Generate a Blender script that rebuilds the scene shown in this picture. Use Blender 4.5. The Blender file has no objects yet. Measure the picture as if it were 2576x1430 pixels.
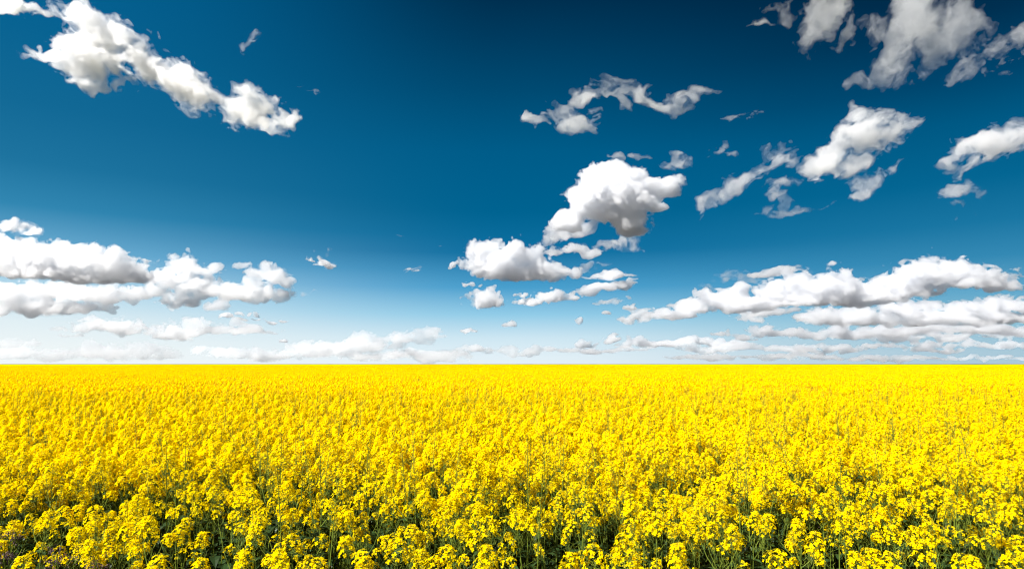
import bpy, bmesh, math, random
import numpy as np
from mathutils import Vector, Matrix

# ------------------------------------------------------------------ camera, sky, sun, exposure
scene = bpy.context.scene
COL = scene.collection
R = math.radians
CAM_Z = 1.95                        # eye height; the crop stands about 1.25 m tall
F_PX = 667.0                        # focal length in pixels of a 1024 wide picture
PITCH = math.atan(79.5 / F_PX)      # horizon a little below the middle of the frame
cam_d = bpy.data.cameras.new("camera")
cam_d.sensor_width = 36.0
cam_d.lens = 36.0 * F_PX / 1024.0
cam_d.clip_start = 0.05
cam_d.clip_end = 120000.0
cam = bpy.data.objects.new("camera", cam_d)
cam.location = (0, 0, CAM_Z)
cam.rotation_euler = (R(90) + PITCH, 0, 0)
COL.objects.link(cam)
scene.camera = cam

SUN_DIR = Vector((-0.63, -0.46, 0.76)).normalized()     # towards the sun: left, a little behind, fairly high
sun_d = bpy.data.lights.new("sun", 'SUN')
sun_d.energy = 5.0
sun_d.angle = R(0.5)
sun_d.color = (1.0, 0.97, 0.925)
sun = bpy.data.objects.new("sun", sun_d)
sun.rotation_euler = (-SUN_DIR).to_track_quat('-Z', 'Y').to_euler()
COL.objects.link(sun)

scene.render.engine = 'CYCLES'
cy = scene.cycles
cy.max_bounces = 42
cy.diffuse_bounces = 9
cy.glossy_bounces = 2
cy.transmission_bounces = 10
cy.volume_bounces = 40
cy.transparent_max_bounces = 96
cy.sample_clamp_indirect = 0
cy.use_denoising = True
cy.filter_width = 1.15
try:
    cy.denoiser = 'OPENIMAGEDENOISE'
    cy.denoising_input_passes = 'RGB_ALBEDO_NORMAL'
except Exception:
    pass
vs = scene.view_settings
vs.view_transform = 'Standard'
vs.look = 'None'
vs.gamma = 1.0
vs.exposure = 1.18
vs.use_curve_mapping = False

def lin(*c):
    return tuple(((v / 255.0) / 12.92 if v / 255.0 <= 0.04045 else ((v / 255.0 + 0.055) / 1.055) ** 2.4) for v in c)

class NT:
    """small helper round a node tree"""
    def __init__(self, tree):
        self.t = tree; self.n = tree.nodes; self.n.clear()
    def add(self, kind, **kw):
        nd = self.n.new(kind)
        for k, v in kw.items():
            setattr(nd, k, v)
        return nd
    def link(self, a, b):
        self.t.links.new(a, b)
    def math(self, op, a, b=None, c=None, clamp=False):
        nd = self.n.new('ShaderNodeMath'); nd.operation = op; nd.use_clamp = clamp
        for i, v in enumerate((a, b, c)):
            if v is None: continue
            if hasattr(v, 'links'): self.link(v, nd.inputs[i])
            else: nd.inputs[i].default_value = v
        return nd.outputs[0]
    def ramp(self, fac, stops, interp='LINEAR'):
        nd = self.n.new('ShaderNodeValToRGB'); cr = nd.color_ramp; cr.interpolation = interp
        while len(cr.elements) > 1: cr.elements.remove(cr.elements[-1])
        for i, (p, c) in enumerate(stops):
            e = cr.elements[0] if i == 0 else cr.elements.new(p)
            e.position = p; e.color = (*c[:3], 1)
        self.link(fac, nd.inputs[0]); return nd.outputs[0]
    def mix(self, fac, a, b, blend='MIX'):
        nd = self.n.new('ShaderNodeMix'); nd.data_type = 'RGBA'; nd.blend_type = blend
        for s, v in ((nd.inputs[0], fac), (nd.inputs[6], a), (nd.inputs[7], b)):
            if hasattr(v, 'links'): self.link(v, s)
            elif isinstance(v, (int, float)): s.default_value = v
            else: s.default_value = (*v[:3], 1)
        return nd.outputs[2]

world = bpy.data.worlds.new("World")
scene.world = world
world.use_nodes = True
W = NT(world.node_tree)
tc = W.add('ShaderNodeTexCoord')
sx = W.add('ShaderNodeSeparateXYZ'); W.link(tc.outputs['Generated'], sx.inputs[0])
X, Y, Z = sx.outputs
hor = W.math('SQRT', W.math('ADD', W.math('MULTIPLY', X, X), W.math('MULTIPLY', Y, Y)))
az = W.math('DIVIDE', X, W.math('MAXIMUM', hor, 1e-4))                 # -1 left .. +1 right
el = W.math('MULTIPLY', W.math('ARCSINE', Z), 180 / math.pi / 40.0)    # elevation / 40 degrees
# the air seen towards the sun's side (left), ahead and away from it (right): (elevation in degrees, colour)
SKY_L = [(-2, (243, 248, 248)), (1.0, (240, 247, 248)), (3.0, (226, 240, 245)), (5.5, (182, 218, 236)), (8.0, (108, 174, 211)), (11, (50, 135, 178)),
         (14, (30, 116, 160)), (18, (18, 105, 150)), (23, (8, 99, 146)), (30, (0, 95, 145)), (40, (0, 70, 115))]
SKY_M = [(-2, (236, 245, 248)), (0.6, (226, 240, 247)), (2.2, (206, 231, 243)), (4.2, (146, 204, 232)), (6.5, (74, 160, 206)), (9.5, (15, 113, 162)), (13, (0, 99, 145)),
         (18, (0, 92, 137)), (23, (0, 74, 114)), (27, (0, 59, 95)), (30, (0, 47, 79)), (40, (0, 34, 60))]
SKY_R = [(-2, (176, 203, 216)), (0.8, (168, 200, 216)), (3.0, (140, 192, 214)), (5.0, (98, 168, 202)), (7.5, (52, 137, 180)), (10, (25, 118, 163)), (13, (4, 102, 147)),
         (17, (0, 88, 131)), (20, (0, 68, 107)), (24, (0, 47, 80)), (28, (0, 33, 61)), (31, (0, 27, 52)), (40, (0, 20, 40))]
def skyramp(stops):
    # ramps run over elevation/40 shifted so that -2 degrees is 0
    return W.ramp(e01, [((d + 2) / 42.0, lin(*c)) for d, c in stops], 'LINEAR')
e01 = W.math('DIVIDE', W.math('ADD', W.math('MULTIPLY', el, 40.0), 2.0), 42.0, clamp=True)
cl, cm, cr_ = skyramp(SKY_L), skyramp(SKY_M), skyramp(SKY_R)
def ease(t): return W.math('MULTIPLY', W.math('MULTIPLY', t, t), W.math('SUBTRACT', 3.0, W.math('MULTIPLY', t, 2.0)))
fl = ease(W.math('MULTIPLY', az, -1 / 0.66, clamp=True))
fr = ease(W.math('MULTIPLY', az, 1 / 0.66, clamp=True))
front = W.mix(fr, W.mix(fl, cm, cl), cr_)
sky = W.add('ShaderNodeTexSky', sky_type='NISHITA')
sky.sun_disc = False
sky.sun_elevation = math.asin(SUN_DIR.z)
sky.sun_rotation = math.atan2(SUN_DIR.x, SUN_DIR.y)
nish = W.mix(1.0, sky.outputs[0], (0.07, 0.07, 0.07), 'MULTIPLY')
behind = W.math('SMOOTH_MAX', 0.0, W.math('SMOOTH_MIN', 1.0, W.math('SUBTRACT', 0.35, W.math('MULTIPLY', Y, 1.6)), 0.2), 0.2)
final = W.mix(behind, front, nish)
bg = W.add('ShaderNodeBackground'); W.link(final, bg.inputs[0]); bg.inputs[1].default_value = 2 ** -1.18
wo = W.add('ShaderNodeOutputWorld'); W.link(bg.outputs[0], wo.inputs[0])
world.cycles.sampling_method = 'MANUAL'; world.cycles.sample_map_resolution = 512

# ------------------------------------------------------------------ clouds: real bodies of scattering vapour kilometres away
import openvdb

def cloud_mat(name, dens, tint=(1, 1, 1), g=0.5, absorb=0.016):
    """vapour fills the body; a very faint skin of droplets lies on its boundary"""
    m = bpy.data.materials.new(name); m.use_nodes = True
    N = NT(m.node_tree)
    out = N.add('ShaderNodeOutputMaterial')
    vol = N.add('ShaderNodeVolumeScatter')
    vol.inputs['Color'].default_value = (*tint, 1)
    vol.inputs['Density'].default_value = dens
    vol.inputs['Anisotropy'].default_value = g
    tr = N.add('ShaderNodeBsdfTransparent')
    df = N.add('ShaderNodeBsdfDiffuse'); df.inputs['Color'].default_value = (0.9, 0.9, 0.9, 1)
    mx = N.add('ShaderNodeMixShader'); mx.inputs[0].default_value = 0.004
    N.link(tr.outputs[0], mx.inputs[1]); N.link(df.outputs[0], mx.inputs[2])
    N.link(mx.outputs[0], out.inputs['Surface'])
    ab = N.add('ShaderNodeVolumeAbsorption'); ab.inputs['Color'].default_value = (0, 0.10, 0.30, 1); ab.inputs['Density'].default_value = dens * absorb
    ad = N.add('ShaderNodeAddShader'); N.link(vol.outputs[0], ad.inputs[0]); N.link(ab.outputs[0], ad.inputs[1])
    N.link(ad.outputs[0], out.inputs['Volume'])
    m.cycles.homogeneous_volume = True
    return m

def bspline_matrix(n, step, off, rng):
    """rows: n samples every 1 unit, lattice spacing `step`; cubic B-spline weights"""
    t = (np.arange(n) + off) / step
    i = np.floor(t).astype(int); f = t - i
    L = i.max() + 4
    M = np.zeros((n, L), np.float32)
    w = [(1 - f) ** 3 / 6, (3 * f ** 3 - 6 * f ** 2 + 4) / 6, (-3 * f ** 3 + 3 * f ** 2 + 3 * f + 1) / 6, f ** 3 / 6]
    for k in range(4):
        M[np.arange(n), i + k] += w[k]
    return M

def noise3(shape, steps, rng):
    """smooth noise, about -1..1, on a grid; steps = lattice spacing per axis in voxels"""
    Ms = [bspline_matrix(n, s, rng.random() * s, rng) for n, s in zip(shape, steps)]
    lat = rng.standard_normal([M.shape[1] for M in Ms]).astype(np.float32)
    a = np.tensordot(Ms[0], lat, (1, 0))
    a = np.tensordot(a, Ms[1], (1, 1)).transpose(0, 2, 1)
    a = np.tensordot(a, Ms[2], (2, 1))
    return a * 1.9

PX = 1024.0 / 2576.0                 # my outline coordinates are on a 2576 wide copy of the photo
CP, SP = math.cos(PITCH), math.sin(PITCH)
def view_dir(x, y):
    u = (x - 1288.0) * PX / F_PX; v = (715.0 - y) * PX / F_PX
    return Vector((u, CP - v * SP, SP + v * CP)).normalized()

CLOUD_ALT = 1100.0
def build_cloud(name, blobs, style='puffy', ang=0.0, seed=0, dist=None, dens=None, vox=None, veil=True, vdm=None, rough=None, boost=0.0, ab=None, lump=1.0):
    """blobs: (x, y, rx, ry, tilt) in outline coordinates, y down, tilt in degrees clockwise.
    The body is built in metres at its own distance, with real depth."""
    rng = np.random.default_rng(seed + 7)
    st = dict(puffy=dict(n=.22, b=.80, str=1.15, big=.85, dens=.20, v=.85, flat=.5, pers=.72, off=.0, veil=.16, vd=.06, dep=.8, warp=1.6, fine=.05, base=.8),
              wispy=dict(n=.78, b=.30, str=1.7, big=1.0, dens=.11, v=.85, flat=0, pers=.78, off=.02, veil=.42, vd=.026, dep=.5, warp=4.5, fine=.16, base=.85),
              faint=dict(n=.95, b=.10, str=2.0, big=1.0, dens=.045, v=.85, flat=0, pers=.78, off=.02, veil=.35, vd=.012, dep=.5, warp=5.0, fine=.2, base=.8),
              bank=dict(n=.40, b=.70, str=1.7, big=.9, dens=.10, v=.85, flat=.4, pers=.74, off=.02, veil=.18, vd=.04, dep=.8, warp=2.2, fine=.08, base=.8))[style]
    st['ab'] = dict(puffy=.042, wispy=.010, faint=.004, bank=.045)[style] if ab is None else ab
    st['in'] = dict(puffy=0, wispy=.28, faint=.3, bank=0)[style]
    B = np.array([(b + (0,))[:5] for b in blobs], float)
    cx = (B[:, 0].min() + B[:, 0].max()) / 2; cyy = (B[:, 1].min() + B[:, 1].max()) / 2
    ca, sa = math.cos(R(ang)), math.sin(R(ang))
    # blob centres in the cloud's own frame (u along ang, w up), in render pixels
    dx, dy = (B[:, 0] - cx) * PX, -(B[:, 1] - cyy) * PX
    U, Wv = dx * ca - dy * sa, dx * sa + dy * ca
    rx, rz = np.maximum(B[:, 2] * PX, 1.2), np.maximum(B[:, 3] * PX, 1.0)
    th = -(np.radians(B[:, 4]) - R(ang))
    ry = np.sqrt(rx * rz) * st['dep']
    ext = np.maximum(rx, rz) * 1.7 + 4
    v = vox or st['v']
    lo = np.array([(U - ext).min(), (-ry * 1.7 - 4).min(), (Wv - ext).min()]); hi = np.array([(U + ext).max(), (ry * 1.7 + 4).max(), (Wv + ext).max()])
    n = np.ceil((hi - lo) / v).astype(int) + 1
    gx = (lo[0] + np.arange(n[0]) * v).astype(np.float32)[:, None, None]
    gy = (lo[1] + np.arange(n[1]) * v).astype(np.float32)[None, :, None]
    gz = (lo[2] + np.arange(n[2]) * v).astype(np.float32)[None, None, :]
    F = np.full(n, -9.0, np.float32)
    jit = rng.normal(0, .25, len(B))
    for k in range(len(B)):
        c, s = math.cos(th[k]), math.sin(th[k])
        a = ((gx - U[k]) * c + (gz - Wv[k]) * s) / rx[k]
        b = (-(gx - U[k]) * s + (gz - Wv[k]) * c) / rz[k]
        y_ = (gy - jit[k] * ry[k]) / ry[k]
        q = np.sqrt(a * a + y_ * y_ + b * b)
        if st['flat']:
            q = q + st['flat'] * np.clip(-b - .45, 0, 1) ** 2 * 3
        d = (1 - q * q)
        kk = .15
        h = np.clip(.5 + .5 * (F - d) / kk, 0, 1)
        F = d + (F - d) * h + kk * h * (1 - h)
    rm = float(np.median(rz)) * .8 + 2
    sc = rm * 1.5 * st['big'] * lump
    fr = np.zeros(n, np.float32)
    a_ = .9 if rough is None else .9 * rough
    for o in range(7):
        if sc / v < 1.1: break
        N_ = noise3(n, [max(1.1, sc * st['str'] / v), max(1.1, sc * st['str'] ** .5 / v), max(1.1, sc / v)], rng)
        fr += a_ * (st['n'] * N_ + st['b'] * (np.abs(N_) * 1.3 - .62))
        a_ *= st['pers']; sc *= .52
    if st['warp']:
        # carry the shape along swirls of air: small eddies fray its edges
        I = []
        for ax_ in range(3):
            D_ = noise3(n, [10 * st['str'] / v, 8 / v, 8 / v], rng) * st['warp'] + noise3(n, [4 / v, 4 / v, 4 / v], rng) * st['warp'] * .45
            sh = [1, 1, 1]; sh[ax_] = n[ax_]
            I.append(np.clip(np.rint(D_ / v + np.arange(n[ax_], dtype=np.float32).reshape(sh)), 0, n[ax_] - 1).astype(np.int32))
        F = F[I[0], I[1], I[2]]; fr = fr[I[0], I[1], I[2]]
        fr = fr + st['fine'] * (noise3(n, [2.6 * st['str'] / v, 2.6 / v, 2.6 / v], rng) + .7 * noise3(n, [1.5 / v, 1.5 / v, 1.5 / v], rng))
    F = F * st['base'] + fr + st['off'] + boost
    def edge(G):
        G[0] = G[-1] = -1; G[:, 0] = G[:, -1] = -1; G[:, :, 0] = G[:, :, -1] = -1
        g = openvdb.FloatGrid(-1.0); g.copyFromArray(G)
        pts, quads = g.convertToQuads(0.0)
        return pts.astype(np.float64) * v + lo, quads.astype(np.int32)[:, ::-1]
    d_ = dens or max(st['dens'], 1.9 / (float(np.median(rz)) * 1.6) if style in ('puffy', 'bank') else 0)
    if st['in']:
        shells = [('vapour', F, d_ * .55), ('core', F - st['in'], d_ * .9)]
    else:
        shells = [('core', F, d_)]
    if st['veil'] and veil:
        N2 = noise3(n, [max(1.1, 5 * st['str'] / v), 4 / v, 4 / v], rng) * .22 + noise3(n, [2.2 * st['str'] / v, 2 / v, 2 / v], rng) * .12
        shells.append(('veil', F + st['veil'] + N2 * st['veil'] * 4.0, min(st['vd'] * (vdm or 1.0), d_ * .4)))
    base_y = (B[:, 1] + B[:, 3]).max()
    d0 = view_dir(cx, cyy)
    if dist is None:
        s_el = max(view_dir(cx, min(base_y, 905)).z, 0.024)
        dist = min(CLOUD_ALT / s_el, 42000.0)
    s = dist / F_PX * (d0.y * CP + d0.z * SP)
    fwd = Vector((0, CP, SP)); across = Vector((1, 0, 0)); up = Vector((0, -SP, CP))
    root = None
    for nm, G, dn in shells:
        P, q = edge(G.copy())
        if len(q) == 0: continue
        Ux = P[:, 0] * ca + P[:, 2] * sa; Uz = -P[:, 0] * sa + P[:, 2] * ca
        A = np.outer(Ux, across) + np.outer(P[:, 1], fwd) + np.outer(Uz, up)
        A *= s
        me = bpy.data.meshes.new(name if root is None else nm)
        me.vertices.add(len(A)); me.vertices.foreach_set('co', A.astype(np.float32).ravel())
        me.loops.add(q.size); me.loops.foreach_set('vertex_index', q.ravel())
        me.polygons.add(len(q)); me.polygons.foreach_set('loop_start', np.arange(len(q), dtype=np.int32) * 4)
        me.update(calc_edges=True)
        me.materials.append(cloud_mat(name + "_vapour", dn / s, absorb=st['ab']))
        o = bpy.data.objects.new(name if root is None else nm, me)
        COL.objects.link(o)
        if root is None:
            root = o; o.location = d0 * dist + Vector((0, 0, CAM_Z))
        else:
            o.parent = root
    return root

CLOUD_GROUP = 'fair weather clouds drifting over the field'
def C(label, blobs, style='puffy', ang=0.0, seed=0, **k):
    o = build_cloud('cloud', blobs, style, ang, seed, **k)
    if o:
        o['label'] = label; o['category'] = 'cloud'; o['group'] = CLOUD_GROUP
    return o

def strip(x0, x1, y0, y1, h, n, seed, rise=0.0):
    """a row of flat lumps between two points: a low bank seen edge on"""
    r = random.Random(seed); L = []
    for k in range(n):
        t = (k + r.uniform(.1, .9)) / n
        hh = h * r.uniform(.5, 1.1)
        L.append((x0 + (x1 - x0) * t, y0 + (y1 - y0) * t - (hh * .4 if r.random() < .5 else 0) - r.random() * rise,
                  (x1 - x0) / n * r.uniform(.7, 1.9), hh, 0))
    return L

# upper left
C('long white streak of ragged cloud slanting down across the upper left sky',
  [(215,48,50,36,30),(160,45,38,14,30),(225,100,52,40,20),(140,140,62,11,8),(205,165,55,26,20),(232,207,42,20,0),(292,197,20,12,-40),(285,110,60,44,38),(350,155,60,40,34),
   (430,195,62,36,34),(510,238,64,32,32),(590,272,56,28,28),(655,255,48,22,28),(712,292,34,26,30),(675,316,30,13,10),(580,302,28,11,35),(345,110,36,14,40)],
  'wispy', 35, 3, dens=.11, vdm=1.6, ab=0, boost=.13)
C('small torn white cloud scrap in the top left corner of the sky', [(40,14,52,16,10),(95,20,36,12,25),(85,32,28,9,20)], 'wispy', 15, 11)
C('tiny lone wisp of cloud right of the long slanted streak', [(612,124,15,9,-20),(622,106,20,6,-65),(642,102,24,4,-15)], 'faint', -45, 12, dens=.07)
C('hardly visible scratch of cloud beyond the tip of the slanted streak', [(748,211,14,4,0),(782,232,16,3,5)], 'faint', 10, 13)
# left middle
C('small frayed cloud at the left edge, above the large grey based cloud', [(10,568,38,14,5),(52,582,36,14,12),(90,590,24,7,5)], 'wispy', 8, 14, dens=.25)
C('large white cloud at the left edge with a long flat grey base',
  [(20,640,80,34,3),(110,648,80,34,3),(235,636,42,20,-5),(225,660,80,32,5),(310,680,55,30,18),(60,680,120,22,4),(180,690,120,22,4),(345,695,35,22,10),(275,660,40,20,0)], 'puffy', 4, 15, dist=7000, dens=.14, ab=.022, lump=.7)
C('layered low cloud at the left edge, under the large grey based one',
  [(40,738,80,22),(140,730,90,24),(60,768,90,20),(250,742,80,24),(170,778,70,15),(335,740,44,18),(90,785,60,12),(-20,780,50,18)], 'puffy', 0, 16, dist=9000, dens=.12, ab=.02)
C('upright lumpy white cloud touching the right end of the large grey based one',
  [(448,668,38,28),(405,700,35,22),(515,682,42,18),(440,705,58,28),(490,718,58,24),(455,755,36,26),(400,726,30,18),(530,735,30,14)], 'puffy', 0, 17, dens=.13, ab=.018)
C('tilted white cloud with a notched right side, right of the upright lumpy one',
  [(612,667,22,12),(675,690,48,20,8),(705,705,30,14,10),(600,735,60,24),(550,728,34,15),(650,740,60,20),(635,715,30,14)], 'puffy', 0, 18, dens=.12, ab=.014)
C('small round white cloud under the notch between two lumpy clouds', [(540,770,25,13),(560,767,14,8)], 'puffy', 0, 19, dist=8500, dens=.12)
C('crumbs of white cloud in a short row below the notched cloud', [(572,793,20,7),(612,797,18,5),(642,795,16,4),(640,786,16,7),(605,783,12,6)], 'bank', 0, 20, veil=False)
C('thin white sliver of cloud above the upright lumpy cloud, longer of two', [(326,647,22,5,7)], 'wispy', 7, 21, dens=.22, rough=.6)
C('thin white sliver of cloud above the upright lumpy cloud, shorter of two', [(381,664,19,4,6)], 'wispy', 6, 22, dens=.22, rough=.6)
C('pale flat cloud low at the left, nearer the field', [(250,816,60,17),(215,822,36,12),(320,826,40,14),(295,832,40,10),(155,823,26,4),(185,838,26,5)], 'bank', 0, 23, ab=.012, dens=.13)
C('wide pale cloud with a long thin right tail, low over the field', [(450,832,60,17),(490,810,36,14),(520,830,60,15),(588,816,14,10),(590,833,70,9),(655,834,40,5),(420,840,40,10)], 'bank', 0, 24, ab=.012, dens=.13)
C('pair of small white flecks right of the notched cloud', [(690,809,14,5),(722,807,12,4)], 'bank', 0, 25, veil=False)
C('small torn cloud puff left of the middle, highest above the horizon there', [(812,646,20,14,20),(785,638,7,11,-15),(826,655,14,8)], 'wispy', 20, 26, dens=.3)
C('faint speck of cloud just below the small torn puff', [(829,677,9,4,-10)], 'wispy', 0, 27)
C('small frayed wisp right of the notched cloud', [(765,727,12,6,20),(783,728,12,4,-20)], 'wispy', 0, 28)
C('pale strip of cloud near the horizon at the far left edge', strip(-30,95,862,866,9,4,1), 'bank', 0, 29, dens=.06, ab=.004)
C('whitish cloud bank lying on the horizon at the left', strip(-20,420,897,897,15,11,2,12)+[(215,876,32,12),(165,886,50,10)], 'bank', 0, 30, dens=.055, ab=.003)
C('long white cloud bank on the horizon that rises to a peak at its right end',
  [(1068,842,34,13),(1105,850,22,5),(1005,852,55,11),(920,866,70,15),(850,874,60,15),(780,880,60,15),(705,890,55,13)]+strip(560,1130,898,896,11,14,3,8), 'bank', 0, 31, dens=.11, ab=.008)
C('low broken cloud strip on the horizon below the middle of the sky', strip(1130,1480,893,893,7,18,4,16), 'bank', 0, 32, dens=.2, ab=.01)
C('small oval cloud low over the middle of the horizon', [(1183,830,19,5)], 'bank', 0, 33, veil=False)
C('small domed cloud low over the middle of the horizon', [(1285,820,17,9),(1288,813,10,7)], 'puffy', 0, 34, veil=False)
C('tiny fleck of cloud above the left part of the horizon bank', [(716,856,14,5)], 'bank', 0, 35, veil=False)
# middle
C('tall billowing cumulus with a crisp domed left side and grey underside',
  [(1550,436,34,28),(1512,452,44,34),(1592,444,36,28),(1500,478,56,40),(1465,505,40,46),(1435,560,42,34),(1560,490,74,54),(1620,475,52,32),(1668,466,46,20,-12),(1690,475,30,22),(1440,546,38,26),(1520,530,74,38),
   (1585,560,44,36),(1630,510,36,26)], 'puffy', 0, 200, rough=.75, dens=.24)
C('low hanging shred of cloud under the tall billowing cumulus, on its left', [(1420,588,42,19,-18),(1452,578,38,20),(1400,598,28,9,-15)], 'bank', -10, 36, dens=.12)
C('low hanging shred of cloud under the tall billowing cumulus, on its right', [(1562,612,38,10,-12),(1590,603,20,7,-15)], 'wispy', -15, 37, dens=.10)
C('broad cumulus with a crisp domed top and long grey base, mid sky',
  [(1245,622,36,22),(1206,638,36,30),(1285,634,40,28),(1335,648,42,24),(1188,668,32,24),(1255,675,72,28),(1340,680,72,26),(1408,686,44,18),(1300,697,80,12)], 'puffy', 0, 2)
C('small curled puff at the left end of the broad cumulus', [(1138,666,13,8,-20),(1150,660,8,5)], 'puffy', 0, 38)
C('ragged puffs above the right end of the broad cumulus', [(1392,634,28,14),(1448,627,38,16),(1492,632,12,13),(1470,640,20,10)], 'bank', 0, 39, dens=.2)
C('small smooth cloud just under the broad cumulus', [(1187,714,20,7,-5)], 'puffy', 0, 40, veil=False)
C('compact domed cloud below the small smooth one', [(1222,752,40,22),(1238,738,24,15),(1208,760,28,14)], 'puffy', 0, 41)
C('stretched lumpy cloud right of the compact domed one', [(1328,762,40,10),(1314,746,18,9),(1385,750,50,14,-5),(1400,740,24,12),(1430,752,22,7)], 'puffy', 0, 42)
C('stack of small flat clouds below the ragged puffs', [(1530,694,36,12,3),(1582,694,28,5,-2),(1525,726,52,12,-5),(1570,720,26,11,0),(1475,696,14,4)], 'bank', 0, 43, dens=.24)
C('thin flat cloud under the stack of small clouds', [(1530,760,42,7,-2),(1575,755,14,5)], 'bank', 0, 44, dens=.2)
C('small cloud crumb above the tail of the long right bank', [(1580,775,17,8),(1592,768,10,5)], 'bank', 0, 45, veil=False)
C('tiny cloud crumb left of the long bank tail', [(1536,791,18,6)], 'bank', 0, 46, veil=False)
C('lone small cloud left of the curled puff', [(1038,672,16,9),(1048,683,13,6),(1030,684,8,6)], 'wispy', 0, 47, dens=.3)
C('faint streak of cloud in the clear blue left of the broad cumulus', [(990,583,13,4,12)], 'faint', 12, 48)
C('faint fleck of cloud up and left of the curled puff', [(1115,623,11,3,0)], 'faint', 0, 49)
C('pair of loose shreds right of the broad cumulus', [(1490,668,14,7,-10),(1525,661,13,8,5)], 'faint', 0, 50, dens=.12)
C('tiny oval cloud low, right of the middle', [(1457,806,16,5)], 'bank', 0, 51, veil=False)
C('small domed cloud low over the horizon, right of the middle', [(1537,852,24,9),(1543,843,13,7)], 'puffy', 0, 52, veil=False)
C('flat little cloud on the horizon haze, right of the middle', [(1468,866,20,7)], 'bank', 0, 53, veil=False)
C('row of small joined puffs low over the horizon', [(1580,866,22,8),(1618,860,28,13),(1645,864,16,9),(1700,863,36,9),(1740,860,26,8),(1782,861,34,7)], 'bank', 0, 54, dens=.28)
C('small flat cloud between the horizon puffs and the right banks', [(1700,833,16,6)], 'faint', 0, 55)
# upper right
C('large thin grey cloud veil spilling down from the top right',
  [(2310,50,42,80,8),(2345,40,40,50,10),(2275,130,32,70,22),(2240,175,26,36,30),(2400,55,44,50),(2360,110,40,36,0),(2345,150,20,40,20),(2195,60,28,34,0),(2225,205,44,15,5),(2250,212,30,12),(2165,208,32,9,0),(2330,185,50,9,-35)],
  'wispy', -60, 4, dens=.020, vdm=.7)
C('thin grey cloud scrap at the top edge, left of the large veil', [(1955,15,32,26,0),(1975,40,20,12)], 'faint', -50, 56, dens=.022)
C('faint little cloud below the thin scrap at the top edge', [(1917,65,22,9,-5)], 'faint', 0, 57)
C('ragged grey cloud hanging from the top edge beside the large veil', [(2060,22,48,34,0),(2045,70,32,42,20),(2085,60,34,24,-50),(2030,100,18,16)], 'wispy', -60, 58, dens=.022)
C('narrow dangling wisp between the ragged cloud and the large veil', [(2135,20,18,24),(2140,75,10,32,15),(2130,112,16,7)], 'faint', -80, 59, dens=.02)
C('slanting grey cloud streak at the right edge near the top', [(2440,170,38,22,-35),(2500,128,48,18,-38),(2560,88,44,16,-35),(2462,188,22,10)], 'wispy', -38, 60, dens=.03)
C('small grey shreds at the right edge under the slanting streak', [(2530,160,18,7,-20),(2545,182,14,6),(2570,140,14,12)], 'faint', -20, 61)
C('soft bright cloud with flared top edges, right of the middle',
  [(2190,325,66,36,-28),(2105,385,62,24,-35),(2245,305,44,22,-22),(2165,408,46,16,-30),(2165,290,18,26,10),(2215,350,66,28,-32),(2270,320,28,14,-45),(2125,420,30,8,-30)], 'wispy', -32, 5, dens=.09, vdm=1.3)
C('slanting row of soft cloud below and left of the flared cloud', [(1965,396,46,24,-25),(1905,436,44,20,-42),(1850,472,42,18,-35),(1788,508,40,14,-32),(1995,380,30,10,-25)], 'wispy', -35, 62, dens=.075)
C('dim cloud smudge tucked under the slanting row of soft cloud', [(1960,455,38,13,-10),(1930,485,22,8,-10)], 'faint', -20, 63)
C('large soft cloud cut by the right edge, pointing left', [(2550,335,56,32,-26),(2485,368,68,26,-26),(2405,398,44,9,-24),(2430,425,44,14,-45),(2540,370,60,20,-20),(2575,300,30,12,-20)], 'wispy', -26, 64, dens=.09, vdm=1.3)
C('soft wedge of cloud under the flared cloud', [(2190,455,40,22,-30),(2240,432,34,9,-40),(2168,485,30,13,-20),(2205,440,24,14)], 'wispy', -32, 65, dens=.06)
C('small soft triangular cloud left of the slanting row', [(1800,378,28,15,-12),(1820,358,12,15,0),(1835,388,18,10)], 'wispy', -15, 66, dens=.08)
C('small slanted wisp high above the triangular cloud', [(1858,297,24,9,-8),(1892,288,32,7,-22)], 'wispy', -20, 67, dens=.05)
C('dim little cloud left of the triangular one', [(1705,402,36,13,-5)], 'wispy', 0, 68, dens=.08)
C('faint shred left of the dim little cloud', [(1620,390,22,8,0),(1560,395,14,10,40)], 'faint', 0, 69)
C('arched wispy cloud high above the tall billowing cumulus',
  [(1470,236,42,18,-20),(1520,218,36,15,-5),(1575,222,40,16,12),(1630,248,40,16,18),(1690,258,34,14,-10),(1735,240,46,9,-8),(1715,270,22,12),(1565,255,24,12,50)], 'wispy', 5, 6, dens=.055)
C('loose shreds hanging below the left end of the arched cloud', [(1435,288,44,20,15),(1440,315,34,12),(1475,280,24,10,-30)], 'wispy', 0, 70, dens=.05)
C('faint detached wisp left of the arched cloud', [(1342,303,28,10,-5)], 'faint', -5, 71, dens=.10)
C('small soft wedge above the long right bank', [(1928,527,20,11,-25)], 'wispy', -25, 72, dens=.05)
C('faint streak right of the small soft wedge', [(2005,522,56,8,-10),(1960,505,12,14,-60)], 'faint', -10, 73)
C('dim streak of cloud near the right edge, mid height', [(2400,490,42,15,5),(2455,492,40,7,-12),(2425,536,26,8)], 'faint', 0, 74, dens=.05)
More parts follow.
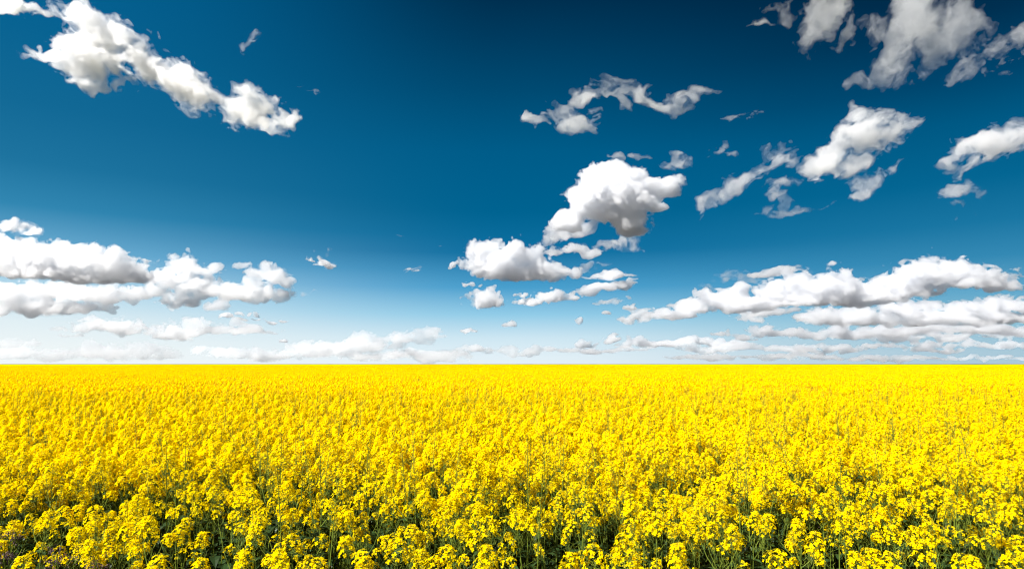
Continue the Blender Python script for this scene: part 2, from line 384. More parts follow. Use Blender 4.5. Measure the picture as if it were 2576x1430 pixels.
# lower right banks
C('smooth lens shaped cloud above the long right bank', [(1952,682,66,8,-7)], 'bank', -7, 75, rough=.5, dens=.2)
C('dim ragged scrap left of the lens shaped cloud', [(1842,695,30,13,-10),(1880,700,20,9)], 'faint', -8, 76)
C('dim little puff above the left end of the long right bank', [(1770,712,16,8)], 'faint', 0, 77)
C('long cumulus bank rising to a big smooth dome at the right',
  [(2365,692,95,32),(2430,700,100,26),(2300,700,60,24),(2235,716,56,18),(2005,720,54,32),(1960,742,58,32),(2080,730,66,36),(2150,736,66,34),(2040,750,110,20),(1835,752,54,26),(1790,760,44,14),(1700,785,50,15),
   (1625,794,38,13),(1588,800,28,9),(1662,789,44,15),(1735,772,50,20),(2210,734,80,26),(2300,728,80,22),(2510,708,44,20),(2545,720,24,14),(1890,762,60,16),(1760,745,20,12)], 'bank', 0, 8, dens=.24, dist=7500, lump=.55, rough=1.0, ab=.05)
C('flat grey cloud piece under the middle of the long bank', [(1915,788,55,12,-8),(1890,802,36,8),(1960,782,40,8,-5)], 'bank', -5, 78, dens=.2)
C('second cloud bank at the lower right with two rounded tops',
  [(2058,796,46,19),(2080,785,26,12),(2150,800,60,17),(2280,782,62,24),(2330,800,80,18),(2440,782,72,20),(2530,770,66,22),(2490,798,100,16),(2210,806,100,11),(2400,806,90,12)], 'bank', 0, 79, dens=.2, lump=.6, rough=1.0, ab=.05, dist=9500)
C('third lower cloud bank at the right, pointed at its left end',
  [(1928,834,40,16),(1872,850,30,9),(1965,842,46,12),(2030,838,56,11),(2120,836,70,12),(2230,832,90,12),(2350,826,90,12),(2460,830,90,11),(2200,848,60,6)], 'bank', 0, 80, dens=.2, lump=.75, ab=.06)
C('pale broken cloud field near the horizon at the right', strip(2190,2600,858,852,10,18,5,16), 'bank', 0, 81, dens=.2)
C('small bright oval cloud left of the third bank', [(1815,837,22,8),(1825,832,12,6)], 'puffy', 0, 82, veil=False)
C('low pale cloud strip on the horizon at the right, left half', strip(1480,2030,888,884,8,24,6,16), 'bank', 0, 83, dens=.22)
C('low pale cloud strip on the horizon at the right, right half', strip(2020,2600,884,882,9,26,7,18), 'bank', 0, 84, dens=.22)
C('lowest thin cloud line above the field at the right', strip(1700,2600,902,902,6,20,8,3), 'bank', 0, 85, dens=.2)

# ------------------------------------------------------------------ materials of the ground and the crop
def mat_simple(name, base, vary=0.12, rough=0.6, trans=0.0, noise_scale=None, noise_col=None, hue=0.0, spec=0.3):
    m = bpy.data.materials.new(name); m.use_nodes = True
    N = NT(m.node_tree)
    out = N.add('ShaderNodeOutputMaterial')
    p = N.add('ShaderNodeBsdfPrincipled')
    p.inputs['Roughness'].default_value = rough
    p.inputs['Specular IOR Level'].default_value = spec
    geo = N.add('ShaderNodeNewGeometry')
    hs = N.add('ShaderNodeHueSaturation')
    rnd = geo.outputs['Random Per Island']
    N.link(N.math('ADD', 1.0 - vary, N.math('MULTIPLY', rnd, 2 * vary)), hs.inputs['Value'])
    if hue:
        r2 = N.math('FRACT', N.math('MULTIPLY', rnd, 17.31))
        N.link(N.math('ADD', 0.5 - hue, N.math('MULTIPLY', r2, 2 * hue)), hs.inputs['Hue'])
    col = (*base, 1)
    if noise_scale:
        tcn = N.add('ShaderNodeTexCoord')
        nz = N.add('ShaderNodeTexNoise'); nz.inputs['Scale'].default_value = noise_scale; nz.inputs['Detail'].default_value = 6
        N.link(tcn.outputs['Object'], nz.inputs['Vector'])
        N.link(N.mix(nz.outputs['Fac'], base, noise_col), hs.inputs['Color'])
    else:
        hs.inputs['Color'].default_value = col
    N.link(hs.outputs[0], p.inputs['Base Color'])
    if trans:
        t = N.add('ShaderNodeBsdfTranslucent'); N.link(hs.outputs[0], t.inputs['Color'])
        mx = N.add('ShaderNodeMixShader'); mx.inputs[0].default_value = trans
        N.link(p.outputs[0], mx.inputs[1]); N.link(t.outputs[0], mx.inputs[2]); N.link(mx.outputs[0], out.inputs['Surface'])
    else:
        N.link(p.outputs[0], out.inputs['Surface'])
    return m

M_PETAL = mat_simple('rape_petal', (0.95, 0.715, 0.001), 0.06, 0.7, 0.48, hue=0.007, spec=0.0)
M_BUD = mat_simple('rape_bud', (0.55, 0.50, 0.02), 0.2, 0.6, 0.15, spec=0.05)
M_STEM = mat_simple('rape_stem', (0.110, 0.148, 0.018), 0.25, 0.6, spec=0.08)
M_LEAF = mat_simple('rape_leaf', (0.018, 0.042, 0.008), 0.45, 0.45, 0.2, 9.0, (0.042, 0.078, 0.024), spec=0.22)
M_POD = mat_simple('rape_pod', (0.125, 0.155, 0.018), 0.2, 0.6, spec=0.08)
M_SOIL = mat_simple('field_soil', (0.018, 0.013, 0.008), 0.0, 0.95, 0, 3.0, (0.036, 0.027, 0.016), spec=0.1)
M_WEED = mat_simple('weed_floret', (0.10, 0.055, 0.070), 0.35, 0.7, 0.15, hue=0.02)
M_WEEDLEAF = mat_simple('weed_leaf', (0.07, 0.10, 0.05), 0.3, 0.5, 0.15)
CROP_MATS = [M_STEM, M_LEAF, M_PETAL, M_BUD, M_POD]
STEM, LEAF, PETAL, BUD, POD = range(5)

class MB:
    def __init__(self): self.v = []; self.f = []; self.m = []
    def quad(self, pts, mi):
        k = len(self.v); self.v += [tuple(p) for p in pts]; self.f.append(tuple(range(k, k + len(pts)))); self.m.append(mi)
    def tube(self, pts, radii, mi, sides=4, cap=False):
        k = len(self.v); n = len(pts)
        for i, (p, r) in enumerate(zip(pts, radii)):
            d = (pts[min(i + 1, n - 1)] - pts[max(i - 1, 0)]).normalized()
            a = d.orthogonal().normalized(); b = d.cross(a)
            for j in range(sides):
                t = 2 * math.pi * j / sides
                self.v.append(tuple(p + a * (r * math.cos(t)) + b * (r * math.sin(t))))
        for i in range(n - 1):
            for j in range(sides):
                j2 = (j + 1) % sides
                self.f.append((k + i * sides + j, k + i * sides + j2, k + (i + 1) * sides + j2, k + (i + 1) * sides + j)); self.m.append(mi)
    def flower(self, c, n, s, rng, lod=0):
        u = n.orthogonal().normalized(); w = n.cross(u)
        a = rng.random() * 6.28
        u, w = u * math.cos(a) + w * math.sin(a), w * math.cos(a) - u * math.sin(a)
        if lod == 0:
            for pu, pw in ((u, w), (w, -u), (-u, -w), (-w, u)):
                l = s * rng.uniform(.85, 1.12); dr = rng.uniform(-.25, .30)
                k = len(self.v)
                wd = s * rng.uniform(.36, .46)
                for q in (c + pu * (.10 * l) - pw * (.07 * l), c + pu * (.10 * l) + pw * (.07 * l),
                          c + pu * (.62 * l) + pw * wd + n * (.14 * l), c + pu * (.62 * l) - pw * wd + n * (.14 * l),
                          c + pu * (1.02 * l) + pw * (wd * .55) + n * (dr * l), c + pu * (1.02 * l) - pw * (wd * .55) + n * (dr * l)):
                    self.v.append(tuple(q))
                self.f += [(k, k + 1, k + 2, k + 3), (k + 3, k + 2, k + 4, k + 5)]; self.m += [PETAL, PETAL]
        else:
            for pu, pw in ((u, w), (w, -u)):
                self.quad([c + pu * s - pw * (.42 * s) + n * (.1 * s), c + pu * s + pw * (.42 * s), c - pu * s + pw * (.42 * s) + n * (.1 * s), c - pu * s - pw * (.42 * s)], PETAL)
    def build(self, name, mats):
        me = bpy.data.meshes.new(name)
        me.from_pydata(self.v, [], self.f)
        used = sorted(set(self.m)); mp = {u: i for i, u in enumerate(used)}
        for u in used: me.materials.append(mats[u])
        me.polygons.foreach_set('material_index', [mp[x] for x in self.m])
        me.update(); return me
    def join(self, o):
        k = len(self.v); self.v += o.v; self.f += [tuple(i + k for i in f) for f in o.f]; self.m += o.m

def rvec(rng, s=1.0): return Vector((rng.gauss(0, s), rng.gauss(0, s), rng.gauss(0, s)))

def raceme(T, a, nfl, rng, size=1.0, lod=0, fl=1.0):
    """a dome of open flowers round a tuft of buds; T its tip, a its axis"""
    mb = MB()
    e1 = a.orthogonal().normalized(); e2 = a.cross(e1)
    L = (.044 + .0010 * nfl) * size
    for i in range(nfl):
        t = (i + rng.random()) / nfl
        ph = i * 2.39996 + rng.uniform(-.5, .5)
        rad = e1 * math.cos(ph) + e2 * math.sin(ph)
        r = (.010 + .030 * min(1, t * 1.5) ** .6) * size * rng.uniform(.8, 1.15)
        c = T - a * (L * t ** 1.15 - .006) + rad * r
        n = (rad * (.35 + .7 * t) + a * (1.05 - .75 * t) + rvec(rng, .28)).normalized()
        s = rng.uniform(.0090, .0116) * (1.08 * fl if lod == 0 else 1.5)
        mb.flower(c, n, s, rng, lod)
        if lod == 0:
            b0 = T - a * (L * t ** 1.15 + .016)
            mb.tube([b0, b0.lerp(c, .6) - a * .003, c - n * .002], [.0009, .0008, .0007], POD, 3)
    if lod == 0:
        for i in range(9):
            ph = i * 2.4; r = .0018 * (i ** .6 + 1) * size
            c = T + a * (.006 - .0012 * i) + (e1 * math.cos(ph) + e2 * math.sin(ph)) * r
            d = (a + (e1 * math.cos(ph) + e2 * math.sin(ph)) * .5).normalized()
            mb.tube([c - d * .003, c, c + d * .0045], [.0008, .0020, .0006], BUD, 4)
    return mb

def pods(P, a, n, length, rng, lod=0):
    mb = MB()
    e1 = a.orthogonal().normalized(); e2 = a.cross(e1)
    for i in range(n):
        ph = i * 2.39996 + rng.uniform(-.4, .4)
        rad = e1 * math.cos(ph) + e2 * math.sin(ph)
        b0 = P - a * (length * (i + rng.random()) / n)
        l1 = rng.uniform(.014, .022); l2 = rng.uniform(.022, .048)
        k = b0 + (rad * .8 + a * .35) * l1
        e = k + (rad * .45 + a * .8 + rvec(rng, .15)) * l2
        mb.tube([b0, k, k.lerp(e, .55) + rad * .002, e], [.0009, .0011, .0017, .0005], POD, 3)
    return mb

def leaf(mb, base, d, length, width, droop, rng, mi=LEAF):
    d = d.normalized(); side = d.cross(Vector((0, 0, 1))).normalized()
    n = 5; rows = []
    tw = rng.uniform(-.5, .5)
    for i in range(n + 1):
        t = i / n
        c = base + d * (length * t) + Vector((0, 0, -droop * length * t * t))
        w = width * math.sin(math.pi * min(1, .12 + t * .88) ** .8) * (.5 if i == n else 1) + .002
        s2 = (side + Vector((0, 0, tw * t))).normalized()
        wav = rng.uniform(-.12, .12) * width
        rows.append((c - s2 * w + Vector((0, 0, .25 * w + wav)), c, c + s2 * w + Vector((0, 0, .25 * w - wav))))
    k = len(mb.v)
    for r in rows: mb.v += [tuple(p) for p in r]
    for i in range(n):
        for j in range(2):
            q = k + i * 3 + j
            mb.f.append((q, q + 1, q + 4, q + 3)); mb.m.append(mi)

def make_plant(seed, H=1.2, lod=0, kind='full'):
    rng = random.Random(seed)
    stem, fol, pod, heads = MB(), MB(), MB(), []
    lean = Vector((rng.gauss(0, .05), rng.gauss(0, .05), 0)) * H
    def P(t): return Vector((0, 0, H * t)) + lean * t * t
    sides = 4 if lod == 0 else 3
    ts = [0, .3, .6, .85, 1.0] if lod == 0 else [.35, .7, 1.0]
    tip = P(1) ; ax = (P(1) - P(.9)).normalized()
    stem.tube([P(t) for t in ts], [(.0050 - .0040 * t) * (1 if lod == 0 else .6) * (1.35 if kind == 'tall' else 1) for t in ts], STEM, sides)
    if kind == 'tall':
        heads.append(raceme(tip, ax, 9 if lod == 0 else 5, rng, .6, lod))
        pod.join(pods(tip - ax * .05, ax, 26 if lod == 0 else 8, .38, rng, lod))
    else:
        heads.append(raceme(tip, ax, (rng.randint(38, 50) if kind in ('open', 'solo') else rng.randint(34, 46)) if lod == 0 else 16, rng, rng.uniform(1.0, 1.2), lod, 1.2 if kind == 'full' else 1.0))
        pod.join(pods(tip - ax * .085, ax, rng.randint(8, 15) if lod == 0 else 3, .14, rng, lod))
    nb = {'tall': rng.randint(1, 2), 'solo': rng.randint(1, 2), 'open': rng.randint(3, 4)}.get(kind, rng.randint(5, 7))
    for b in range(nb):
        t0 = rng.uniform(.42, .84)
        ph = b * 2.39996 + rng.uniform(-.5, .5)
        out = Vector((math.cos(ph), math.sin(ph), 0))
        zt = rng.uniform(max(.80, t0 + .12), .995) * H if rng.random() < .8 else rng.uniform(max(.62, t0 + .10), .85) * H
        reach = rng.uniform(.06, .20) * (1.15 if t0 < .6 else .85)
        p0 = P(t0); p3 = Vector((p0.x, p0.y, zt)) + out * reach
        p1 = p0 + out * reach * .55 + Vector((0, 0, (zt - p0.z) * .35)); p2 = p0.lerp(p3, .72) + out * reach * .16
        stem.tube([p0, p1, p2, p3] if lod == 0 else [p0, p1, p3], [.0028, .0023, .0018, .0012] if lod == 0 else [.0026, .002, .0013], STEM, 3)
        ax2 = (p3 - p2).normalized()
        nf = (rng.randint(8, 22) if kind in ('open', 'solo') else rng.randint(16, 28)) if lod == 0 else rng.randint(9, 13)
        heads.append(raceme(p3, ax2, nf, rng, rng.uniform(.75, 1.05), lod, 1.2 if kind == 'full' else 1.0))
        pod.join(pods(p3 - ax2 * .07, ax2, rng.randint(5, 10) if lod == 0 else 2, .11, rng, lod))
        if lod == 0 or rng.random() < .3:
            leaf(fol, p0, out + Vector((0, 0, .5)), rng.uniform(.05, .10), rng.uniform(.008, .016), .5, rng)
    for i in range(rng.randint(6, 9) if lod == 0 else 2):
        t0 = rng.uniform(.12, .6); ph = i * 2.39996 + rng.uniform(-.6, .6)
        out = Vector((math.cos(ph), math.sin(ph), rng.uniform(.2, .8)))
        leaf(fol, P(t0), out, rng.uniform(.10, .22) * (1.15 - .6 * t0), rng.uniform(.018, .04), rng.uniform(.5, 1.1), rng)
    return stem, fol, pod, heads

def merged(parts):
    stem, fol, pod, heads = parts
    mb = MB()
    for p in (stem, fol, pod, *heads): mb.join(p)
    return mb

# ------------------------------------------------------------------ ground
def tag(o, label=None, cat=None, group=None, kind=None):
    if label: o['label'] = label
    if cat: o['category'] = cat
    if group: o['group'] = group
    if kind: o['kind'] = kind
    return o

me = bpy.data.meshes.new('ground')
rings = [0, 3, 8, 20, 60, 200, 800, 3000, 12000, 45000]
gv, gf = [(0, 0, 0)], []
for r in rings[1:]:
    for k in range(48):
        gv.append((r * math.cos(2 * math.pi * k / 48), r * math.sin(2 * math.pi * k / 48), 0))
for k in range(48): gf.append((0, 1 + k, 1 + (k + 1) % 48))
for i in range(len(rings) - 2):
    for k in range(48):
        a, b = 1 + i * 48 + k, 1 + i * 48 + (k + 1) % 48
        gf.append((a, a + 48, b + 48, b))
me.from_pydata(gv, [], gf); me.materials.append(M_SOIL)
ground = bpy.data.objects.new('ground', me); COL.objects.link(ground)
tag(ground, 'dark bare soil under the flowering crop', 'ground', kind='structure')

# ------------------------------------------------------------------ prototypes of the crop (bodies only; placed below)
NV = 12
full = [make_plant(100 + i, random.Random(i).uniform(1.14, 1.26), 0, 'open' if i < 7 else 'full') for i in range(NV)]
solo = [make_plant(400 + i, 1.2, 0, 'solo') for i in range(6)]
tall = [make_plant(300 + i, 1.36 + .04 * i, kind='tall') for i in range(3)]

# where the plants of the near field stand
rng = random.Random(77)
def unproject(x, y, z):
    d = view_dir(x, y); t = (z - CAM_Z) / d.z
    return d.x * t, d.y * t
FRONT = [(403,1398),(505,1408),(612,1390),(703,1394),(803,1404),(733,1348),(457,1322),(370,1300),(197,1328),(227,1360),(60,1400),(1001,1356),(1058,1384),(1121,1376),(1192,1336),(1224,1374),(1435,1392),(1491,1372),
         (1371,1304),(1311,1282),(1565,1344),(1651,1294),(1705,1370),(1605,1402),(1743,1298),(1843,1330),(1956,1384),(2149,1390),(2196,1383),(2240,1393),(2243,1322),(2339,1316),(2323,1362),(2443,1400),(2560,1350),(2536,1402),
         (870,1350),(920,1402),(640,1330),(2050,1340),(2120,1290),(120,1290)]
front = []
for i, (x, y) in enumerate(FRONT):
    H = rng.uniform(1.12, 1.22)
    px_, py_ = unproject(x, y, H)
    front.append((px_, py_, H, i))
def clump(x, y, sc=.7):
    """0..1: plants grow thicker in some spots than in others"""
    a = math.sin(x / sc * 1.9 + 1.3 * math.sin(y / sc * 1.1)) * math.sin(y / sc * 1.6 + 1.7 * math.sin(x / sc * .8 + 2))
    b = math.sin(x / sc * 4.3 + y / sc * 2.2) * math.sin(y / sc * 3.7 - x / sc * 1.4)
    return .5 + .33 * a + .17 * b
cell = .165
cand = []
jmax = int(16 / cell)
for j in range(jmax):
    yy = 2.0 + j * cell
    half = .80 * yy + 1.3
    for i in range(int(-half / cell), int(half / cell) + 1):
        x = (i + rng.uniform(-.48, .48) + (.5 if j % 2 else 0)) * cell; y = yy + rng.uniform(-.48, .48) * cell
        p = min(1, max(0, (y - 2.8) / 3.0)); p = .07 + .93 * p * p * (3 - 2 * p)
        if rng.random() > p * min(1, .40 + .95 * clump(x, y) + max(0, y - 4.5) * .12): continue
        if any((x - f[0]) ** 2 + (y - f[1]) ** 2 < .15 ** 2 for f in front): continue
        if y < 2.45 and abs(x) < .4: continue
        cand.append((x, y))
def seen(x, y, H):
    if abs(x) > .79 * y + .06: return False
    tn = (H - CAM_Z) / y
    return math.degrees(math.atan(tn)) > -17.6
near = sorted([c for c in cand if seen(c[0], c[1], 1.24)], key=lambda c: c[0] ** 2 + c[1] ** 2)
N_WEEDS = 4
n_ind = 300 - len(front)
indiv = near[:n_ind]
iset = set(indiv)

# -- one of each kind, as an Empty with its parts; every further plant copies it
protos = []
def plant_parts(i, parts):
    stem, fol, pod, heads = parts
    meshes = [('stem', stem.build('stem', CROP_MATS)), ('leaves', fol.build('leaves', CROP_MATS)), ('seed_pods', pod.build('seed_pods', CROP_MATS))]
    meshes += [('flower_head', h.build('flower_head', CROP_MATS)) for h in heads]
    return meshes
PARTS = [plant_parts(i, p) for i, p in enumerate(full)]
PARTS_SOLO = [plant_parts(i, p) for i, p in enumerate(solo)]
PARTS_TALL = [plant_parts(i, p) for i, p in enumerate(tall)]
made = {}
def place_plant(key, meshes, x, y, rz, s, label, group):
    if key not in made:
        root = bpy.data.objects.new('rapeseed_plant', None); root.empty_display_size = .1
        COL.objects.link(root)
        kids = []
        for nm, md in meshes:
            c = bpy.data.objects.new(nm, md); c.parent = root; COL.objects.link(c); kids.append(c)
        made[key] = (root, kids)
    else:
        r0, k0 = made[key]
        root = r0.copy(); COL.objects.link(root)
        for c0 in k0:
            c = c0.copy(); c.parent = root; COL.objects.link(c)
    root.location = (x, y, 0); root.rotation_euler = (0, 0, rz); root.scale = (s, s, s)
    tag(root, label, 'plant', group)
    return root
CROP_GROUP = 'flowering rapeseed plants in the nearest rows'
ORD = ['first', 'second', 'third', 'fourth', 'fifth', 'sixth', 'seventh', 'eighth', 'ninth', 'tenth', 'eleventh', 'twelfth', 'thirteenth', 'fourteenth', 'fifteenth', 'sixteenth', 'seventeenth', 'eighteenth', 'nineteenth',
       'twentieth', 'twenty-first', 'twenty-second', 'twenty-third', 'twenty-fourth', 'twenty-fifth', 'twenty-sixth', 'twenty-seventh', 'twenty-eighth', 'twenty-ninth', 'thirtieth', 'thirty-first', 'thirty-second', 'thirty-third',
       'thirty-fourth', 'thirty-fifth', 'thirty-sixth', 'thirty-seventh', 'thirty-eighth', 'thirty-ninth', 'fortieth', 'forty-first', 'forty-second']
order = sorted(range(len(FRONT)), key=lambda k: FRONT[k][0])
for rank, k in enumerate(order):
    x, y, H, i = front[k]
    v = (i * 5) % 6
    hv = max(p[2] for p in [tuple(w) for w in solo[v][0].v])
    # the tip of a leaning stem must still stand where the flower head is seen
    rz = rng.uniform(0, 6.28); s = H / hv
    tipv = max(solo[v][0].v, key=lambda p: p[2] if abs(p[2] - hv) < .02 else -1)
    ox = (tipv[0] * math.cos(rz) - tipv[1] * math.sin(rz)) * s; oy = (tipv[0] * math.sin(rz) + tipv[1] * math.cos(rz)) * s
    place_plant(('s', v), PARTS_SOLO[v], x - ox, y - oy, rz, s, 'tall-headed rapeseed plant, %s from the left along the dark front edge of the field' % ORD[rank], CROP_GROUP)
for n_, (x, y) in enumerate(indiv):
    if y > 3.4 and rng.random() < (.16 if x < -.6 else .07):
        v = rng.randrange(3)
        place_plant(('t', v), PARTS_TALL[v], x, y, rng.uniform(0, 6.28), rng.uniform(.96, 1.08),
                    'thin rapeseed stalk mostly of green pods, rising above the yellow heads around it', 'pod bearing rapeseed stalks above the bloom')
        continue
    v = rng.randrange(7 if rng.random() > (y - 3.2) / 2 else NV)
    place_plant(('f', v), PARTS[v], x, y, rng.uniform(0, 6.28), rng.uniform(.80, 1.05) * (.93 + .07 * min(1, max(0, (y - 2.3) / 2))),
                'yellow rapeseed plant crowded among its like behind the front edge of the field', CROP_GROUP)

# -- dull purple weeds between the first plants at the lower left
def make_weed(seed):
    r = random.Random(seed)
    st, lf, hd = MB(), MB(), MB()
    H = 1.0
    st.tube([Vector((0, 0, 0)), Vector((.01, 0, .5)), Vector((0, .01, H))], [.006, .004, .003], 0, 5)
    for b in range(9):
        ph = b * 2.4; t0 = r.uniform(.80, .97) * H
        e = Vector((math.cos(ph), math.sin(ph), 0)) * r.uniform(.015, .06) + Vector((0, 0, H + r.uniform(-.05, .03)))
        st.tube([Vector((0, 0, t0)), Vector((e.x * .6, e.y * .6, t0 * .4 + e.z * .6)), e], [.002, .0016, .0012], 0, 3)
        for k in range(24):
            c = e + rvec(r, .011)
            d = (rvec(r, .6) + Vector((0, 0, .6))).normalized(); w = d.orthogonal().normalized() * r.uniform(.0022, .0042); q = d.cross(w)
            hd.v += [tuple(c - w), tuple(c + q), tuple(c + w + d * .004), tuple(c - q + d * .004)]
            n0 = len(hd.v) - 4; hd.f.append((n0, n0 + 1, n0 + 2, n0 + 3)); hd.m.append(2)
    for i in range(9):
        ph = i * 2.4 + r.uniform(-.4, .4)
        leaf(lf, Vector((0, 0, r.uniform(.3, .88) * H)), Vector((math.cos(ph), math.sin(ph), .5)), r.uniform(.05, .12), r.uniform(.012, .028), .6, r, 1)
    return st, lf, hd
WMATS = [M_STEM, M_WEEDLEAF, M_WEED]
WEEDS = [(24, 1350, 'dull purple weed rising highest among yellow flowers at the left edge'),
         (8, 1392, 'dull purple weed cut by the left edge, low among rapeseed plants'),
         (141, 1388, 'dull purple weed with a broad head in the dark gap near the bottom'),
         (238, 1404, 'narrow dull purple weed at the bottom edge, right of the broad one')]
for i, (x, y, lab) in enumerate(WEEDS):
    H = 1.06
    wx, wy = unproject(x, y, H)
    st, lf, hd = make_weed(i + 5)
    root = bpy.data.objects.new('purple_weed', None); root.empty_display_size = .1; COL.objects.link(root)
    root.location = (wx, wy, 0); root.scale = (1.0, 1.0, 1.05)
    for nm, mb in (('stem', st), ('leaves', lf), ('flower_head', hd)):
        o = bpy.data.objects.new(nm, mb.build(nm, WMATS)); o.parent = root; COL.objects.link(o)
    tag(root, lab, 'weed', 'purple weeds at the lower left')

# ------------------------------------------------------------------ the rest of the crop: one mass nobody could count
lib = []                                        # bodies the mass is made of
def lib_add(mb, name):
    lib.append(mb.build(name, CROP_MATS)); return len(lib) - 1
L_FULL = [lib_add(merged(p), 'crop_body') for p in full]
L_TALL = [lib_add(merged(p), 'crop_body') for p in tall]

def patch(seed, size, per_m2, lod):
    r = random.Random(seed); mb = MB()
    if lod == 1:
        base = [merged(make_plant(500 + seed * 10 + k, r.uniform(1.12, 1.27), 1)) for k in range(6)] + [merged(make_plant(600 + seed, 1.38, 1, 'tall'))]
        n = int(size * size * per_m2)
        g = math.ceil(math.sqrt(n)); c = size / g
        for i in range(g):
            for j in range(g):
                x = (i + .5 + r.uniform(-.48, .48)) * c - size / 2; y = (j + .5 + r.uniform(-.48, .48)) * c - size / 2
                b = base[6] if r.random() < .12 else base[r.randrange(6)]
                a = r.uniform(0, 6.28); s = r.uniform(.92, 1.06); ca, sa = math.cos(a) * s, math.sin(a) * s
                k = len(mb.v)
                mb.v += [(x + p[0] * ca - p[1] * sa, y + p[0] * sa + p[1] * ca, p[2] * s) for p in b.v]
                mb.f += [tuple(q + k for q in f) for f in b.f]; mb.m += b.m
    else:
        n = int(size * size * per_m2 * 5)
        for i in range(n):
            x = r.uniform(-.5, .5) * size; y = r.uniform(-.5, .5) * size
            z = 1.22 * (1 - .34 * r.random() ** 2.2) + r.gauss(0, .02)
            c = Vector((x, y, z)); s = r.uniform(.032, .046)
            for q in range(3):
                nn = (rvec(r, .7) + Vector((0, 0, .7))).normalized()
                u = nn.orthogonal().normalized() * s; w = nn.cross(u)
                d = c + rvec(r, .014)
                mb.quad([d - u - w * .6, d + u * .8 - w, d + u + w * .7, d - u * .7 + w], PETAL)
            if i % 4 == 0:
                h = Vector((r.gauss(0, .03), r.gauss(0, .03), -.5)); w = Vector((.004, 0, 0))
                mb.quad([c - w, c + w, c + h + w, c + h - w], STEM)
            if i % 60 == 0:
                w = Vector((.005, 0, 0)); h = Vector((r.gauss(0, .02), 0, .14))
                mb.quad([c - w, c + w, c + h + w * .5, c + h - w * .5], POD)
    return mb
L_P1 = [lib_add(patch(k, 1.0, 38, 1), 'crop_patch') for k in range(5)]
L_P1T = [lib_add(patch(40 + k, 1.0, 32, 1), 'crop_patch') for k in range(3)]
L_P2T = [lib_add(patch(50 + k, 3.0, 13, 2), 'crop_patch') for k in range(2)]
L_P2 = [lib_add(patch(20 + k, 3.0, 17, 2), 'crop_patch') for k in range(4)]
def far_patch(seed, size=24.0, n=64):
    r = np.random.default_rng(seed); mb = MB()
    z = 1.20 + r.normal(0, .035, (n + 1, n + 1)); z[0] = z[-1] = 1.2; z[:, 0] = z[:, -1] = 1.2
    for i in range(n + 1):
        for j in range(n + 1):
            mb.v.append(((i / n - .5) * size, (j / n - .5) * size, float(z[i, j])))
    for i in range(n):
        for j in range(n):
            k = i * (n + 1) + j
            mb.f.append((k, k + n + 1, k + n + 2, k + 1)); mb.m.append(PETAL)
    return mb
L_FAR = [lib_add(far_patch(k), 'crop_canopy') for k in range(3)]

pts, pidx, prot, pscl = [], [], [], []
def swell(x, y):
    """the land rolls a little far out"""
    t = min(1, max(0, (y - 60) / 90)); t = t * t * (3 - 2 * t)
    back = min(1, max(0, (y - 240) / 200))
    a = x / max(y, 1)
    hump = .30 * math.exp(-(a / .45) ** 2) - .55 * math.exp(-((a - .69) / .025) ** 2) + .45 * math.exp(-((a - .80) / .05) ** 2)
    return t * (hump + .12 * math.sin(x / 19 + 2.0) + .08 * math.sin(x / 7.3) + .08 * math.sin(y / 23 + x / 31)) - .8 * back
def put(x, y, i, rot, s=1.0):
    pts.append((x, y, swell(x, y))); pidx.append(i); prot.append(rot); pscl.append(s)
def thin(x, y):
    """trampled, thinner spots far right"""
    return ((x - 26) / 6) ** 2 + ((y - 46) / 3.6) ** 2 < 1 or ((x - 33.5) / 3.5) ** 2 + ((y - 48) / 3) ** 2 < 1
for x, y in cand:
    if (x, y) in iset: continue
    i = L_TALL[rng.randrange(3)] if rng.random() < .08 else L_FULL[rng.randrange(7, NV) if y > 6 and rng.random() < .8 else rng.randrange(NV)]
    put(x, y, i, rng.uniform(0, 6.28), rng.uniform(.91, 1.06))
Y1 = 2.0 + jmax * cell
def gridfill(y0, y1, step, ids, margin, poor=None):
    y = y0 + step / 2
    while y < y1:
        half = .80 * y + margin
        n = math.ceil(half / step)
        for i in range(-n, n + 1):
            x = i * step
            s = rng.uniform(.95, 1.05) * (.96 + .08 * clump(x, y, 3.5))
            if thin(x, y): s *= .66
            src = poor if poor and (thin(x, y) or clump(x + 40, y * 2.2, 9) + rng.uniform(-.15, .15) > .74) else ids
            put(x, y, src[rng.randrange(len(src))], rng.randrange(4) * math.pi / 2, s)
        y += step
    return y - step / 2
ye = gridfill(Y1, 66, 1.0, L_P1, 3, L_P1T)
ye = gridfill(ye, 260, 3.0, L_P2, 9, L_P2T)
ye = gridfill(ye, 2600, 24.0, L_FAR, 60)

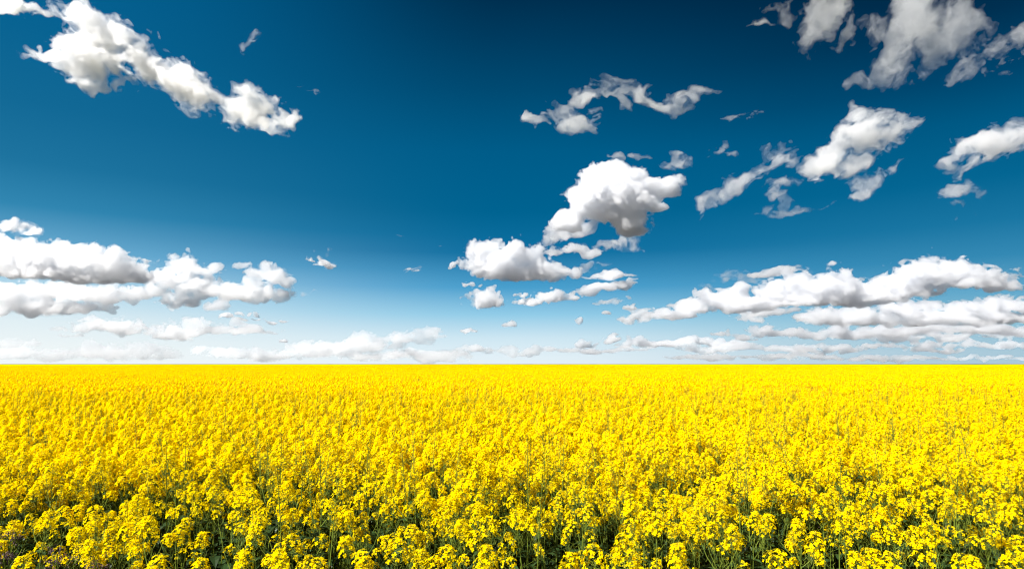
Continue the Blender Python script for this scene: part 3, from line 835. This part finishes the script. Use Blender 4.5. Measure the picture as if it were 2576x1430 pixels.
me = bpy.data.meshes.new('rapeseed_field')
me.vertices.add(len(pts)); me.vertices.foreach_set('co', np.array(pts, np.float32).ravel())
for nm, tp, dat in (('idx', 'INT', pidx), ('rot', 'FLOAT', prot), ('scl', 'FLOAT', pscl)):
    at = me.attributes.new(nm, tp, 'POINT'); at.data.foreach_set('value', np.array(dat, np.int32 if tp == 'INT' else np.float32))
for m in CROP_MATS: me.materials.append(m)
field = bpy.data.objects.new('rapeseed_field', me); COL.objects.link(field)
tag(field, 'dense yellow flowering rapeseed stretching to the horizon behind the nearest rows', 'rapeseed', kind='stuff')
ng = bpy.data.node_groups.new('scatter_crop', 'GeometryNodeTree')
ng.interface.new_socket('Geometry', in_out='INPUT', socket_type='NodeSocketGeometry')
ng.interface.new_socket('Geometry', in_out='OUTPUT', socket_type='NodeSocketGeometry')
gi = ng.nodes.new('NodeGroupInput'); go = ng.nodes.new('NodeGroupOutput')
jn = ng.nodes.new('GeometryNodeGeometryToInstance')
for k in reversed(range(len(lib))):            # the last link made is the first instance
    ob = bpy.data.objects.new('crop_body', lib[k])
    oi = ng.nodes.new('GeometryNodeObjectInfo'); oi.inputs['Object'].default_value = ob; oi.inputs['As Instance'].default_value = False
    ng.links.new(oi.outputs['Geometry'], jn.inputs[0])
ip = ng.nodes.new('GeometryNodeInstanceOnPoints'); ip.inputs['Pick Instance'].default_value = True
ng.links.new(gi.outputs[0], ip.inputs['Points']); ng.links.new(jn.outputs[0], ip.inputs['Instance'])
def named(nm, tp):
    a = ng.nodes.new('GeometryNodeInputNamedAttribute'); a.data_type = tp; a.inputs['Name'].default_value = nm
    return [o for o in a.outputs if o.enabled and o.name == 'Attribute'][0]
ng.links.new(named('idx', 'INT'), ip.inputs['Instance Index'])
cx_ = ng.nodes.new('ShaderNodeCombineXYZ'); ng.links.new(named('rot', 'FLOAT'), cx_.inputs[2])
er = ng.nodes.new('FunctionNodeEulerToRotation'); ng.links.new(cx_.outputs[0], er.inputs[0]); ng.links.new(er.outputs[0], ip.inputs['Rotation'])
ng.links.new(named('scl', 'FLOAT'), ip.inputs['Scale'])
ng.links.new(ip.outputs[0], go.inputs[0])
md = field.modifiers.new('scatter', 'NODES'); md.node_group = ng
print('crop instances', len(pts), 'individuals', len(indiv) + len(front), 'bodies', len(lib))
